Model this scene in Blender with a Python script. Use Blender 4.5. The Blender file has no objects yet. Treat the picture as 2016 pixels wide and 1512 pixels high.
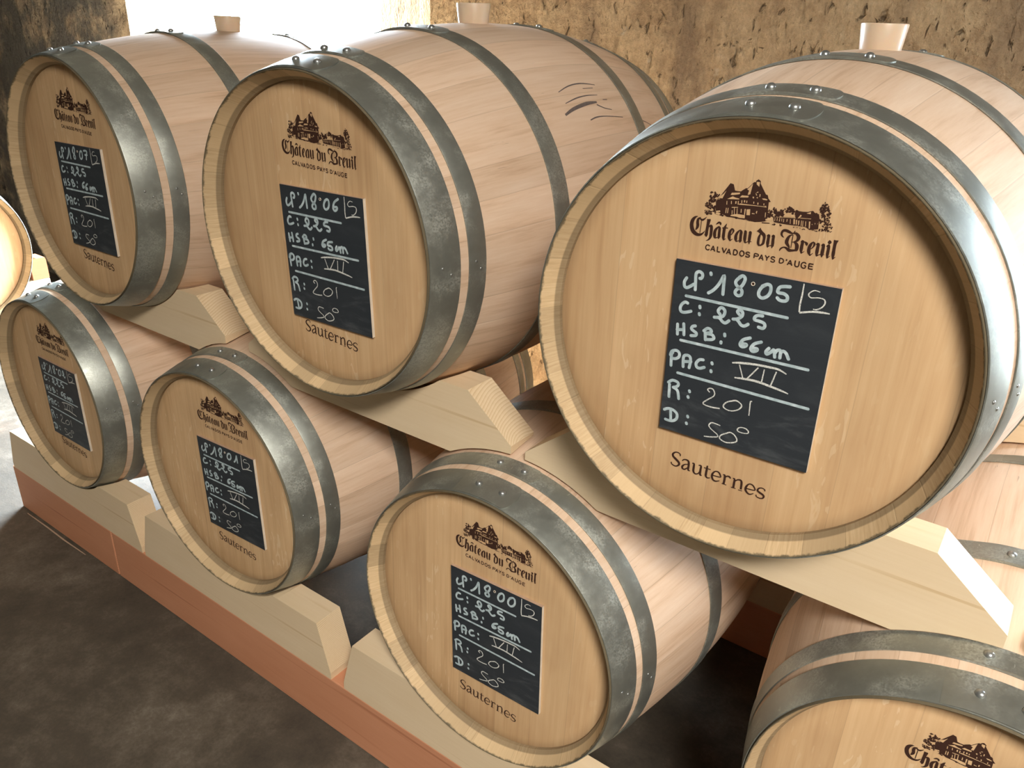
import bpy, bmesh, math, random
from mathutils import Vector, Matrix
random.seed(11)
C = bpy.context.scene.collection
D = bpy.data
sc = bpy.context.scene
PI = math.pi

# ------------------------------------------------------------------ camera
cam_data = D.cameras.new('camera')
cam = D.objects.new('camera', cam_data)
C.objects.link(cam)
R3 = ((0.8106658, -0.2672472, 0.5209606), (0.5845066, 0.3173368, -0.7467593), (0.0342494, 0.9098771, 0.4134618))
m4 = Matrix(R3).to_4x4()
m4.translation = Vector((0.30484, -0.90002, 0.36358))
cam.matrix_world = m4
cam_data.sensor_fit = 'HORIZONTAL'
cam_data.sensor_width = 36.0
cam_data.lens = 1541.56 / 2016 * 36.0
cam_data.clip_start = 0.05
sc.camera = cam

# ------------------------------------------------------------------ sky and exposure
SKY = 97.0
w = D.worlds.new('daylight')
sc.world = w
w.use_nodes = True
wn = w.node_tree
wn.nodes.clear()
wo = wn.nodes.new('ShaderNodeOutputWorld')
wb = wn.nodes.new('ShaderNodeBackground')
wt = wn.nodes.new('ShaderNodeTexCoord')
ws = wn.nodes.new('ShaderNodeSeparateXYZ')
wr = wn.nodes.new('ShaderNodeValToRGB')
wm = wn.nodes.new('ShaderNodeMapRange')
wm.inputs['From Min'].default_value = -0.25
wm.inputs['From Max'].default_value = 0.6
wn.links.new(wt.outputs['Generated'], ws.inputs[0])
wn.links.new(ws.outputs['Z'], wm.inputs['Value'])
wn.links.new(wm.outputs[0], wr.inputs['Fac'])
e = wr.color_ramp.elements
e[0].position = 0.0; e[0].color = (0.30, 0.30, 0.28, 1)
e[1].position = 1.0; e[1].color = (0.88, 0.94, 1.0, 1)
k = wr.color_ramp.elements.new(0.32); k.color = (0.92, 0.96, 1.0, 1)
# the half of the sky towards the sun (-y) is warm, the other half blue
wd_ = wn.nodes.new('ShaderNodeMapRange'); wd_.inputs['From Min'].default_value = -0.15; wd_.inputs['From Max'].default_value = 0.45
wx = wn.nodes.new('ShaderNodeMix'); wx.data_type = 'RGBA'; wx.blend_type = 'MULTIPLY'; wx.inputs[0].default_value = 1.0
wc = wn.nodes.new('ShaderNodeMix'); wc.data_type = 'RGBA'
wc.inputs[6].default_value = (1.10, 0.985, 0.86, 1); wc.inputs[7].default_value = (0.78, 0.90, 1.0, 1)
wn.links.new(ws.outputs['Y'], wd_.inputs['Value']); wn.links.new(wd_.outputs[0], wc.inputs[0])
wn.links.new(wr.outputs['Color'], wx.inputs[6]); wn.links.new(wc.outputs[2], wx.inputs[7])
wn.links.new(wx.outputs[2], wb.inputs['Color'])
wb.inputs['Strength'].default_value = SKY
wn.links.new(wb.outputs[0], wo.inputs['Surface'])
sc.view_settings.view_transform = 'Standard'
sc.view_settings.look = 'None'
sc.view_settings.exposure = 0.0
sc.view_settings.gamma = 1.0
sc.view_settings.use_curve_mapping = False
sc.cycles.max_bounces = 10
sc.cycles.diffuse_bounces = 6
sc.cycles.sample_clamp_indirect = 12.0

FLOOR = -1.197
YW = 1.40           # inner face of the back wall
CEIL = 2.00
XL, XR, YF = -5.4, 3.6, -5.6
DOOR = (-3.64, -2.15, FLOOR, 1.05)      # opening to the left of the stack
WIN = (1.02, 1.50, -0.45, 0.80)          # opening in the back wall, right of the stack
SKYL = (1.15, 2.35, -2.85, -1.65)           # roof light above the aisle

def portal(name, loc, rot, sx, sy):     # guides daylight sampling through a real opening
    l = D.lights.new(name, 'AREA')
    l.shape = 'RECTANGLE'; l.size = sx; l.size_y = sy
    l.cycles.is_portal = True
    o = D.objects.new(name, l); C.objects.link(o)
    o.location = loc; o.rotation_euler = rot
    return o
portal('door_daylight', ((DOOR[0]+DOOR[1])/2, YW+0.21, (DOOR[2]+DOOR[3])/2), (-PI/2, 0, 0), DOOR[1]-DOOR[0], DOOR[3]-DOOR[2])
portal('window_daylight', ((WIN[0]+WIN[1])/2, YW+0.21, (WIN[2]+WIN[3])/2), (-PI/2, 0, 0), WIN[1]-WIN[0], WIN[3]-WIN[2])
portal('roof_daylight', ((SKYL[0]+SKYL[1])/2, (SKYL[2]+SKYL[3])/2, CEIL+0.21), (0, 0, 0), SKYL[1]-SKYL[0], SKYL[3]-SKYL[2])

# ------------------------------------------------------------------ helpers
def obj(name, bm, mats, parent=None, smooth=False, loc=None):
    me = D.meshes.new(name)
    bm.normal_update()
    bm.to_mesh(me); bm.free()
    if not isinstance(mats, (list, tuple)): mats = [mats]
    for m in mats: me.materials.append(m)
    if smooth:
        for p in me.polygons: p.use_smooth = True
    o = D.objects.new(name, me)
    C.objects.link(o)
    if parent is not None: o.parent = parent
    if loc is not None: o.location = loc
    return o

def thing(name, label, cat, group=None, loc=(0, 0, 0)):
    o = D.objects.new(name, None); C.objects.link(o)
    o.empty_display_size = 0.1
    o.location = loc
    o['label'] = label; o['category'] = cat
    if group: o['group'] = group
    return o

def tag(o, label, cat, group=None):
    o['label'] = label; o['category'] = cat
    if group: o['group'] = group
    return o

def struct(o):
    o['kind'] = 'structure'
    return o

def box(bm, x0, x1, y0, y1, z0, z1, mi=0):
    v = [bm.verts.new(p) for p in ((x0,y0,z0),(x1,y0,z0),(x1,y1,z0),(x0,y1,z0),(x0,y0,z1),(x1,y0,z1),(x1,y1,z1),(x0,y1,z1))]
    for q in ((0,3,2,1),(4,5,6,7),(0,1,5,4),(1,2,6,5),(2,3,7,6),(3,0,4,7)):
        f = bm.faces.new([v[i] for i in q]); f.material_index = mi
    return v

def bevel_mod(o, wd, seg=2, ang=35):
    b = o.modifiers.new('bevel', 'BEVEL'); b.width = wd; b.segments = seg
    b.limit_method = 'ANGLE'; b.angle_limit = math.radians(ang)
    return o

# ------------------------------------------------------------------ material node helpers
class NT:
    def __init__(s, name):
        s.m = D.materials.new(name); s.m.use_nodes = True
        s.t = s.m.node_tree
        s.b = s.t.nodes['Principled BSDF']
    def n(s, typ, props=None, **ins):
        nd = s.t.nodes.new('ShaderNode' + typ)
        for k_, v_ in (props or {}).items(): setattr(nd, k_, v_)
        for k_, v_ in ins.items():
            key = int(k_[1:]) if k_[0] == '_' and k_[1:].isdigit() else k_.replace('_', ' ')
            s.put(nd.inputs[key], v_)
        return nd
    def put(s, sock, v_):
        if isinstance(v_, bpy.types.NodeSocket): s.t.links.new(v_, sock)
        else:
            if hasattr(sock.default_value, '__len__') and not hasattr(v_, '__len__'): v_ = (v_,) * len(sock.default_value)
            if hasattr(v_, '__len__') and len(sock.default_value) == 4 and len(v_) == 3: v_ = tuple(v_) + (1,)
            sock.default_value = v_
    def math(s, op, a, b=0.0, c=0.0, clamp=False):
        nd = s.n('Math', {'operation': op, 'use_clamp': clamp}, _0=a, _1=b)
        if op in ('MULTIPLY_ADD', 'SMOOTH_MIN', 'WRAP', 'COMPARE'): s.put(nd.inputs[2], c)
        return nd.outputs[0]
    def co(s): return s.n('TexCoord').outputs['Object']
    def xyz(s, v_): return s.n('SeparateXYZ', None, _0=v_).outputs
    def vec(s, x, y, z): return s.n('CombineXYZ', None, _0=x, _1=y, _2=z).outputs[0]
    def scale(s, v_, k_): return s.n('VectorMath', {'operation': 'MULTIPLY'}, _0=v_, _1=k_).outputs[0]
    def add(s, v_, k_): return s.n('VectorMath', {'operation': 'ADD'}, _0=v_, _1=k_).outputs[0]
    def noise(s, v_, sc_=1.0, det=4.0, rough=0.55, dist=0.0):
        return s.n('TexNoise', None, Vector=v_, Scale=sc_, Detail=det, Roughness=rough, Distortion=dist).outputs['Fac']
    def white(s, w_): return s.n('TexWhiteNoise', {'noise_dimensions': '1D'}, W=w_).outputs['Value']
    def step(s, v_, a, b, lo=0.0, hi=1.0): return s.n('MapRange', {'interpolation_type': 'SMOOTHSTEP'}, Value=v_, From_Min=a, From_Max=b, To_Min=lo, To_Max=hi).outputs[0]
    def ramp(s, f, stops):
        nd = s.n('ValToRGB', None, Fac=f); e_ = nd.color_ramp.elements
        while len(e_) < len(stops): e_.new(0.5)
        for el, (p, c_) in zip(e_, stops): el.position = p; el.color = tuple(c_) + (1,)
        return nd.outputs['Color']
    def mix(s, f, a, b, mode='MIX'):
        nd = s.n('Mix', {'data_type': 'RGBA', 'blend_type': mode})
        s.put(nd.inputs[0], f); s.put(nd.inputs[6], a); s.put(nd.inputs[7], b)
        return nd.outputs[2]
    def mul(s, col, f):          # colour times a scalar
        return s.n('VectorMath', {'operation': 'SCALE'}, _0=col, Scale=f).outputs[0]
    def bump(s, h, st, dist=0.002): s.put(s.b.inputs['Normal'], s.n('Bump', None, Strength=st, Distance=dist, Height=h).outputs[0])
    def done(s, col=None, rough=None, metal=None, spec=None):
        for k_, v_ in (('Base Color', col), ('Roughness', rough), ('Metallic', metal), ('Specular IOR Level', spec)):
            if v_ is not None: s.put(s.b.inputs[k_], v_)
        return s.m

def rnd(s): return s.n('ObjectInfo').outputs['Random']

def m_head():
    s = NT('oak_head_boards'); v = s.co(); x, y, z = s.xyz(v)
    r = rnd(s)
    xs = s.math('MULTIPLY_ADD', x, 11.5, s.math('MULTIPLY', r, 9.0))
    xs = s.math('ADD', xs, s.math('MULTIPLY', s.noise(s.vec(x, 0.0, 0.0), 9.0, 1.0), 0.8))
    idx = s.math('FLOOR', xs); fr = s.math('FRACT', xs)
    tint = s.white(s.math('ADD', idx, s.math('MULTIPLY', r, 37.0)))
    off = s.math('MULTIPLY', tint, 5.0)
    base = s.vec(x, off, z)
    g1 = s.noise(s.scale(base, (190.0, 1.0, 7.0)), 1.0, 3.0)
    g2 = s.noise(s.scale(base, (38.0, 1.0, 2.2)), 1.0, 4.0, 0.6, 0.4)
    f = s.math('ADD', s.math('MULTIPLY', g1, 0.45), s.math('MULTIPLY', g2, 0.62))
    col = s.ramp(f, [(0.30, (0.49, 0.302, 0.150)), (0.50, (0.59, 0.380, 0.200)), (0.70, (0.645, 0.435, 0.238))])
    blot = s.noise(s.scale(base, (7.0, 1.0, 5.0)), 1.0, 3.0)
    col = s.mix(s.step(blot, 0.45, 0.72, 0.0, 0.28), col, (0.40, 0.225, 0.11))
    fl = s.noise(s.add(s.scale(base, (75.0, 1.0, 17.0)), (3.1, 0, 0.7)), 1.0, 2.0, 0.5, 1.2)
    fl = s.math('MULTIPLY', s.step(fl, 0.635, 0.665), s.step(tint, 0.35, 0.6))
    col = s.mix(s.math('MULTIPLY', fl, 0.55), col, (0.70, 0.53, 0.33))
    col = s.mul(col, s.math('MULTIPLY_ADD', tint, 0.12, 0.94))
    jt = s.math('MINIMUM', fr, s.math('SUBTRACT', 1.0, fr))
    col = s.mul(col, s.step(jt, 0.0, 0.014, 0.84, 1.0))
    rad = s.n('VectorMath', {'operation': 'LENGTH'}, _0=s.vec(x, 0.0, z)).outputs['Value']
    col = s.mul(col, s.step(rad, 0.245, 0.266, 1.0, 0.80))
    s.bump(g1, 0.12, 0.001)
    return s.done(col, 0.62, 0.0, 0.3)

def m_stave():
    s = NT('oak_staves'); v = s.co(); x, y, z = s.xyz(v)
    r = rnd(s)
    ang = s.math('ARCTAN2', x, z)
    a = s.math('MULTIPLY_ADD', ang, 29 / (2 * PI), 14.5)
    a = s.math('ADD', a, s.math('MULTIPLY', s.noise(s.vec(s.math('MULTIPLY', a, 0.7), s.math('MULTIPLY', r, 20.0), 0.0), 1.0, 0.0), 1.1))
    idx = s.math('FLOOR', a); fr = s.math('FRACT', a)
    tint = s.white(s.math('ADD', idx, s.math('MULTIPLY', r, 53.0)))
    rad = s.n('VectorMath', {'operation': 'LENGTH'}, _0=s.vec(x, 0.0, z)).outputs['Value']
    base = s.vec(s.math('MULTIPLY', ang, 0.33), s.math('MULTIPLY_ADD', tint, 3.0, y), rad)
    g1 = s.noise(s.scale(base, (170.0, 6.0, 60.0)), 1.0, 4.0, 0.6)
    g2 = s.noise(s.scale(base, (30.0, 2.0, 10.0)), 1.0, 4.0, 0.6, 0.5)
    f = s.math('ADD', s.math('MULTIPLY', g1, 0.4), s.math('MULTIPLY', g2, 0.65))
    col = s.ramp(f, [(0.30, (0.50, 0.325, 0.205)), (0.5, (0.66, 0.475, 0.332)), (0.72, (0.73, 0.56, 0.42))])
    col = s.mul(col, s.math('MULTIPLY_ADD', tint, 0.15, 0.93))
    # dark weather checks along the grain
    ck = s.noise(s.scale(base, (150.0, 11.0, 20.0)), 1.0, 3.0, 0.7)
    ckm = s.noise(s.scale(base, (9.0, 5.0, 4.0)), 1.0, 2.0)
    ck = s.math('MULTIPLY', s.step(ck, 0.67, 0.73), s.step(ckm, 0.5, 0.66))
    col = s.mix(s.math('MULTIPLY', ck, 0.6), col, (0.16, 0.11, 0.085))
    # end grain of the chime: paler, with radial lines, grimy outermost lip
    front = s.math('MULTIPLY', s.step(y, 0.046, 0.044), s.step(rad, 0.2835, 0.283))
    eg = s.noise(s.vec(s.math('MULTIPLY', ang, 90.0), s.math('MULTIPLY', rad, 40.0), tint), 1.0, 4.0, 0.65)
    egc = s.ramp(eg, [(0.3, (0.49, 0.34, 0.185)), (0.5, (0.58, 0.42, 0.24)), (0.7, (0.64, 0.48, 0.285))])
    egc = s.mix(s.step(s.white(s.math('MULTIPLY_ADD', idx, 3.7, 0.5)), 0.7, 0.75, 0.72, 0.0), egc, (0.585, 0.425, 0.243))
    egc = s.mul(egc, s.math('MULTIPLY_ADD', tint, 0.30, 0.82))
    egc = s.mul(egc, s.step(y, 0.0200, 0.0225, 1.0, 0.52))
    col = s.mix(front, col, egc)
    jt = s.math('MINIMUM', fr, s.math('SUBTRACT', 1.0, fr))
    col = s.mul(col, s.step(jt, 0.0, 0.015, 0.80, 1.0))
    gn = s.noise(s.scale(v, 70.0), 1.0, 4.0, 0.7)
    lip = s.math('MULTIPLY', s.math('MULTIPLY', s.step(s.math('ADD', rad, s.math('MULTIPLY', gn, 0.006)), 0.2822, 0.2842), s.step(y, 0.006, 0.004)), 0.9)
    col = s.mix(lip, col, (0.085, 0.072, 0.045))
    s.bump(s.math('ADD', g1, s.math('MULTIPLY', s.step(jt, 0.0, 0.03), 0.5)), 0.22, 0.0015)
    return s.done(col, 0.68, 0.0, 0.28)

def m_hoop():
    s = NT('galvanised_hoop_steel'); v = s.co()
    vo = s.n('TexVoronoi', None, Vector=v, Scale=420.0)
    sp = s.white(s.math('MULTIPLY', s.xyz(vo.outputs['Color'])[0], 91.0))
    n1 = s.noise(v, 14.0, 4.0, 0.6); n2 = s.noise(v, 90.0, 3.0, 0.6)
    col = s.ramp(s.math('ADD', s.math('MULTIPLY', n1, 0.6), s.math('MULTIPLY', n2, 0.4)), [(0.28, (0.31, 0.322, 0.287)), (0.55, (0.36, 0.372, 0.332)), (0.80, (0.43, 0.44, 0.40))])
    area = s.step(n1, 0.42, 0.62)
    col = s.mul(col, s.math('ADD', 0.85, s.math('MULTIPLY', s.math('MULTIPLY', sp, area), 0.42)))
    sc_ = s.step(s.noise(s.scale(v, (120.0, 40.0, 120.0)), 1.0, 2.0, 0.7), 0.74, 0.78)
    col = s.mix(s.math('MULTIPLY', sc_, 0.5), col, (0.62, 0.63, 0.58))
    ro = s.math('ADD', 0.34, s.math('MULTIPLY', s.math('ADD', s.math('MULTIPLY', sp, area), n2), 0.16))
    s.bump(s.math('ADD', s.math('MULTIPLY', sp, area), n2), 0.16, 0.0008)
    return s.done(col, ro, 0.76, 0.5)

def m_pine(name, dark, mid, light, rings=0.0042, knots=True):
    s = NT(name); v = s.co(); x, y, z = s.xyz(v)
    r = rnd(s)
    nx = s.math('ABSOLUTE', s.xyz(s.n('TexCoord').outputs['Normal'])[0])
    endg = s.step(nx, 0.30, 0.50)
    wob = s.noise(s.vec(s.math('MULTIPLY', x, 0.7), s.math('MULTIPLY', y, 5.0), s.math('MULTIPLY', z, 5.0)), 1.0, 2.0)
    dy = s.math('ADD', y, s.math('MULTIPLY_ADD', r, 0.05, -0.065))
    dz = s.math('ADD', z, s.math('MULTIPLY_ADD', wob, 0.05, 0.045))
    rr = s.n('VectorMath', {'operation': 'LENGTH'}, _0=s.vec(0.0, dy, dz)).outputs['Value']
    ring = s.math('POWER', s.math('FRACT', s.math('DIVIDE', rr, rings)), 2.4)
    # long faces: loose, uneven grain lines instead of every ring
    ln = s.noise(s.vec(s.math('MULTIPLY', x, 1.3), s.math('MULTIPLY', y, 26.0), s.math('MULTIPLY', s.math('ADD', z, s.math('MULTIPLY', wob, 0.06)), 75.0)), 1.0, 3.0, 0.6)
    line = s.math('MULTIPLY', s.step(ln, 0.58, 0.76), 0.75)
    rg_ = s.math('ADD', s.math('MULTIPLY', ring, s.math('MULTIPLY', endg, 0.34)), s.math('MULTIPLY', line, s.math('MULTIPLY', s.math('SUBTRACT', 1.0, endg), 0.42)))
    g = s.noise(s.scale(v, (6.0, 190.0, 190.0)), 1.0, 3.0, 0.6)
    b = s.noise(s.scale(v, (2.4, 9.0, 9.0)), 1.0, 3.0, 0.6)
    f = s.math('ADD', rg_, s.math('ADD', s.math('MULTIPLY', g, 0.16), s.math('MULTIPLY', b, 0.34)))
    col = s.ramp(f, [(0.16, light), (0.36, mid), (0.72, dark)])
    col = s.mix(s.math('MULTIPLY', endg, 0.35), col, s.mul(col, 1.25))
    if knots:
        kv = s.add(s.scale(v, (5.0, 4.0, 6.5)), s.vec(s.math('MULTIPLY', r, 9.0), 0.0, s.math('MULTIPLY', r, 5.0)))
        vo = s.n('TexVoronoi', None, Vector=kv, Scale=1.0, Randomness=1.0)
        pick = s.step(s.xyz(vo.outputs['Color'])[0], 0.55, 0.57)
        kn = s.math('MULTIPLY', s.step(vo.outputs['Distance'], 0.10, 0.03), pick)
        col = s.mix(s.math('MULTIPLY', kn, 0.75), col, (0.34, 0.17, 0.075))
    s.bump(s.math('ADD', rg_, s.math('MULTIPLY', g, 0.3)), 0.15, 0.0008)
    return s.done(col, 0.6, 0.0, 0.3)

def m_plain(name, col, rough=0.6, metal=0.0, var=0.2, sc_=60.0, spec=0.4):
    s = NT(name); v = s.co()
    n = s.noise(v, sc_, 4.0, 0.6)
    c = s.mul(col, s.math('MULTIPLY_ADD', n, 2 * var, 1 - var))
    return s.done(c, rough, metal, spec)

def m_slate():
    s = NT('chalkboard_slate'); v = s.co(); x, y, z = s.xyz(v)
    sm = s.noise(s.scale(v, (14.0, 1.0, 42.0)), 1.0, 5.0, 0.65, 0.8)
    low = s.step(z, -0.02, -0.075)
    f = s.math('MULTIPLY', s.step(sm, 0.45, 0.72), s.math('MULTIPLY_ADD', low, 0.8, 0.25))
    col = s.mix(s.math('MULTIPLY', f, 0.35), (0.024, 0.029, 0.035), (0.13, 0.14, 0.145))
    dots = s.step(s.noise(v, 210.0, 1.0), 0.80, 0.83)
    col = s.mix(s.math('MULTIPLY', dots, 0.3), col, (0.5, 0.5, 0.5))
    return s.done(col, 0.52, 0.0, 0.4)

def m_marker():
    s = NT('liquid_chalk'); v = s.co()
    n = s.noise(s.scale(v, (90.0, 1.0, 90.0)), 1.0, 4.0, 0.6)
    col = s.ramp(n, [(0.3, (0.30, 0.39, 0.41)), (0.55, (0.46, 0.55, 0.57)), (0.75, (0.66, 0.73, 0.74))])
    return s.done(col, 0.6, 0.0, 0.3)

def m_chalk():
    s = NT('dry_chalk'); v = s.co()
    n = s.noise(v, 900.0, 3.0, 0.7)
    col = s.ramp(n, [(0.36, (0.10, 0.11, 0.12)), (0.46, (0.62, 0.62, 0.57)), (0.7, (0.80, 0.80, 0.75))])
    return s.done(col, 0.9, 0.0, 0.1)

def m_wall(name='old_lime_plaster', tone=1.0):
    s = NT(name); v = s.co(); x, y, z = s.xyz(v)
    n1 = s.noise(v, 1.5, 5.0, 0.6, 0.3); n2 = s.noise(v, 9.0, 5.0, 0.65); n3 = s.noise(v, 46.0, 4.0, 0.65)
    streak = s.noise(s.scale(v, (6.0, 6.0, 0.7)), 1.0, 4.0, 0.6, 0.4)
    f = s.math('ADD', s.math('MULTIPLY', n1, 0.35), s.math('ADD', s.math('MULTIPLY', n2, 0.40), s.math('MULTIPLY', n3, 0.25)))
    col = s.ramp(f, [(0.30, (0.20, 0.13, 0.072)), (0.44, (0.45, 0.325, 0.20)), (0.56, (0.60, 0.46, 0.29)), (0.74, (0.74, 0.63, 0.46))])
    col = s.mix(s.step(streak, 0.50, 0.68, 0.0, 0.62), col, (0.20, 0.145, 0.105))
    pit = s.noise(s.scale(v, (44.0, 44.0, 22.0)), 1.0, 3.0, 0.6, 0.8)
    fine = s.noise(s.scale(v, (75.0, 75.0, 40.0)), 1.0, 5.0, 0.7)
    col = s.mul(col, s.math('MULTIPLY_ADD', fine, 1.0, 0.52))
    gouge = s.noise(s.scale(s.add(v, (1.3, 0.0, 4.0)), (17.0, 17.0, 7.0)), 1.0, 4.0, 0.6, 0.7)
    col = s.mix(s.step(gouge, 0.57, 0.70, 0.0, 0.5), col, (0.24, 0.165, 0.10))
    col = s.mix(s.step(pit, 0.64, 0.71, 0.0, 0.7), col, (0.10, 0.07, 0.045))
    pale = s.noise(s.add(v, (7.0, 2.0, 3.0)), 12.0, 3.0, 0.6)
    col = s.mix(s.step(pale, 0.68, 0.74, 0.0, 0.7), col, (0.62, 0.55, 0.42))
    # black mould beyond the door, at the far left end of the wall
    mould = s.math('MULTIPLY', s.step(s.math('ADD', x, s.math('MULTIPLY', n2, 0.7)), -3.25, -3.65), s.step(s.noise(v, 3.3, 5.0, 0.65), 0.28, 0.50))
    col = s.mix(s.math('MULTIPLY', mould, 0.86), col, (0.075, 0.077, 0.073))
    h = s.math('ADD', s.math('MULTIPLY', n2, 0.5), s.math('SUBTRACT', s.math('MULTIPLY', n3, 0.6), s.math('ADD', s.math('MULTIPLY', s.step(pit, 0.60, 0.74), 0.6), s.math('MULTIPLY', gouge, 0.9))))
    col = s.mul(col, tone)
    s.bump(h, 1.0, 0.022)
    return s.done(col, 0.92, 0.0, 0.15)

def m_floor():
    s = NT('worn_dark_concrete'); v = s.co()
    n1 = s.noise(v, 2.6, 5.0, 0.6, 0.6); n2 = s.noise(v, 16.0, 5.0, 0.65); n3 = s.noise(v, 120.0, 3.0, 0.7)
    f = s.math('ADD', s.math('MULTIPLY', n1, 0.5), s.math('ADD', s.math('MULTIPLY', n2, 0.32), s.math('MULTIPLY', n3, 0.18)))
    col = s.ramp(f, [(0.34, (0.040, 0.033, 0.025)), (0.50, (0.072, 0.058, 0.042)), (0.58, (0.105, 0.086, 0.064)), (0.70, (0.19, 0.16, 0.125))])
    s.bump(s.math('ADD', n2, s.math('MULTIPLY', n3, 0.4)), 0.35, 0.004)
    return s.done(col, s.math('MULTIPLY_ADD', n2, 0.3, 0.55), 0.0, 0.3)

M_HEAD, M_STAVE, M_HOOP = m_head(), m_stave(), m_hoop()
M_PINE = m_pine('pale_pine', (0.50, 0.33, 0.17), (0.66, 0.50, 0.31), (0.73, 0.58, 0.39))
M_LARCH = m_pine('red_larch', (0.30, 0.11, 0.055), (0.50, 0.215, 0.112), (0.58, 0.27, 0.150), 0.007)
M_ORANGE = m_pine('deep_red_timber', (0.20, 0.055, 0.02), (0.30, 0.095, 0.035), (0.36, 0.13, 0.055), 0.007)
M_BURN = m_plain('burnt_engraving', (0.046, 0.021, 0.014), 0.8, 0.0, 0.35, 400.0, 0.1)
M_RIVET = m_plain('rivet_steel', (0.40, 0.41, 0.40), 0.34, 0.85, 0.15, 90.0)
M_SLATE, M_MARK, M_CHALK = m_slate(), m_marker(), m_chalk()
M_EDGE = m_plain('board_edge_fibre', (0.42, 0.29, 0.20), 0.8)
M_PALE = m_plain('raw_board_edge', (0.62, 0.55, 0.45), 0.8)
M_SCUFF = m_plain('rubber_scuff', (0.15, 0.12, 0.11), 0.8, 0.0, 0.5, 300.0, 0.1)
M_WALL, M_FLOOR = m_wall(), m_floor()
M_WALL_DARK = m_wall('darkened_plaster', 0.35)  # same plaster, darkened on side and front walls to cut bounced light
M_CEIL = m_plain('ceiling_boards', (0.14, 0.11, 0.08), 0.8, 0.0, 0.25, 6.0)
M_FRAME = m_plain('grey_painted_frame', (0.35, 0.35, 0.33), 0.6)
_b = NT('silicone_bung')
_b.b.inputs['Subsurface Weight'].default_value = 0.5
_b.b.inputs['Subsurface Radius'].default_value = (0.02, 0.012, 0.006)
M_BUNG = _b.done(_b.mul((0.74, 0.58, 0.42), _b.math('MULTIPLY_ADD', _b.noise(_b.co(), 30.0), 0.1, 0.93)), 0.35, 0.0, 0.5)

# ---- traced lettering, tenths of a millimetre from the centre of a board
BLACKLETTER=[[-834,1783,4,-866,1768,22,-896,1729,39,-906,1679,43,-899,1636,45,-880,1595,45,-848,1568,42,-811,1556,33,-772,1562,25,-741,1587,14,-723,1617,4],[-793,1776,5,-824,1750,25,-830,1711,33,-823,1675,34,-828,1642,28,-847,1609,8],[-815,1770,7,-777,1746,22,-745,1761,16,-719,1791,3],[-781,1735,7,-784,1578,7],[-684,1765,43,-690,1705,34,-695,1624,33,-697,1570,33,-694,1544,6],[-722,1571,6,-698,1564,28],[-711,1758,9,-664,1766,10],[-678,1675,11,-651,1690,27,-641,1675,33,-638,1622,33,-638,1568,32,-647,1534,23,-668,1509,13,-695,1496,3],[-546,1698,11,-580,1658,27,-591,1618,34,-587,1576,34,-581,1546,16],[-551,1699,11,-535,1680,28,-533,1633,30,-531,1574,30,-534,1543,5],[-582,1546,11,-555,1559,9,-510,1576,7],[-587,1718,5,-562,1739,18,-547,1749,16,-531,1737,24,-526,1716,6],[-450,1747,3,-464,1712,21,-473,1679,31,-474,1631,31,-473,1573,32,-463,1536,6],[-502,1685,9,-467,1693,12,-428,1694,7],[-467,1544,16,-440,1562,4],[-375,1700,11,-395,1659,29,-401,1621,32,-396,1580,33,-381,1543,8],[-372,1700,11,-355,1676,20,-361,1649,13,-380,1619,9,-395,1610,5],[-384,1547,14,-353,1573,4],[-276,1695,9,-303,1658,25,-316,1619,32,-313,1577,32,-303,1545,7],[-276,1697,11,-257,1675,29,-257,1628,29,-255,1575,29,-257,1542,6],[-304,1548,9,-279,1561,7,-234,1568,6],[-221,1686,7,-205,1689,26,-203,1647,32,-201,1595,32,-192,1548,11],[-161,1680,10,-143,1690,26,-144,1646,30,-145,1593,30,-141,1545,7],[-190,1549,11,-161,1569,7,-115,1577,6],[-48,1737,60,-35,1726,41,-6,1703,34,21,1685,33,32,1662,30,32,1618,28,26,1576,26,-9,1544,11],[-18,1690,11,-30,1652,25,-33,1608,26,-30,1569,26,-12,1543,17],[62,1675,8,83,1686,27,83,1643,30,84,1588,30,88,1540,8],[119,1676,9,140,1689,26,140,1641,30,143,1586,30,138,1538,7],[87,1543,9,112,1565,8,162,1570,7],[262,1687,5,236,1708,19,229,1737,22,244,1766,26,275,1773,28,314,1763,27,348,1751,17,368,1758,12,380,1786,8],[369,1750,11,394,1757,24,423,1735,36,431,1709,37,419,1675,26,390,1658,12,367,1649,5],[385,1653,8,417,1637,32,430,1607,38,428,1568,33,422,1553,11],[361,1735,6,331,1721,18,310,1685,32,303,1640,37,320,1610,28,338,1589,18,343,1569,9],[364,1736,8,361,1579,7],[234,1522,6,245,1551,16,275,1573,14,307,1570,21,343,1551,33,375,1551,24,421,1562,19,436,1570,16],[465,1666,6,486,1681,26,485,1632,30,484,1578,31,490,1534,6],[490,1538,12,523,1565,4],[497,1677,7,519,1671,17,535,1656,27,539,1635,5],[516,1675,5,549,1664,4],[602,1689,10,580,1653,29,570,1609,32,575,1566,32,592,1525,7],[602,1692,10,622,1671,22,615,1637,14,593,1607,8,576,1598,5],[590,1527,13,623,1561,4],[640,1663,7,665,1677,27,665,1630,31,665,1571,31,669,1530,7],[702,1663,9,724,1678,26,726,1624,31,725,1570,31,726,1529,6],[668,1533,9,700,1558,7,752,1564,6],[759,1661,7,782,1677,26,786,1629,29,785,1575,29,788,1526,6],[789,1532,10,816,1562,4],[781,1740,4,786,1716,38,786,1691,4],[853,1748,45,848,1708,30,847,1644,29,848,1581,31,852,1525,6],[853,1533,11,877,1559,4],[828,1741,8,878,1749,5]]
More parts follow.
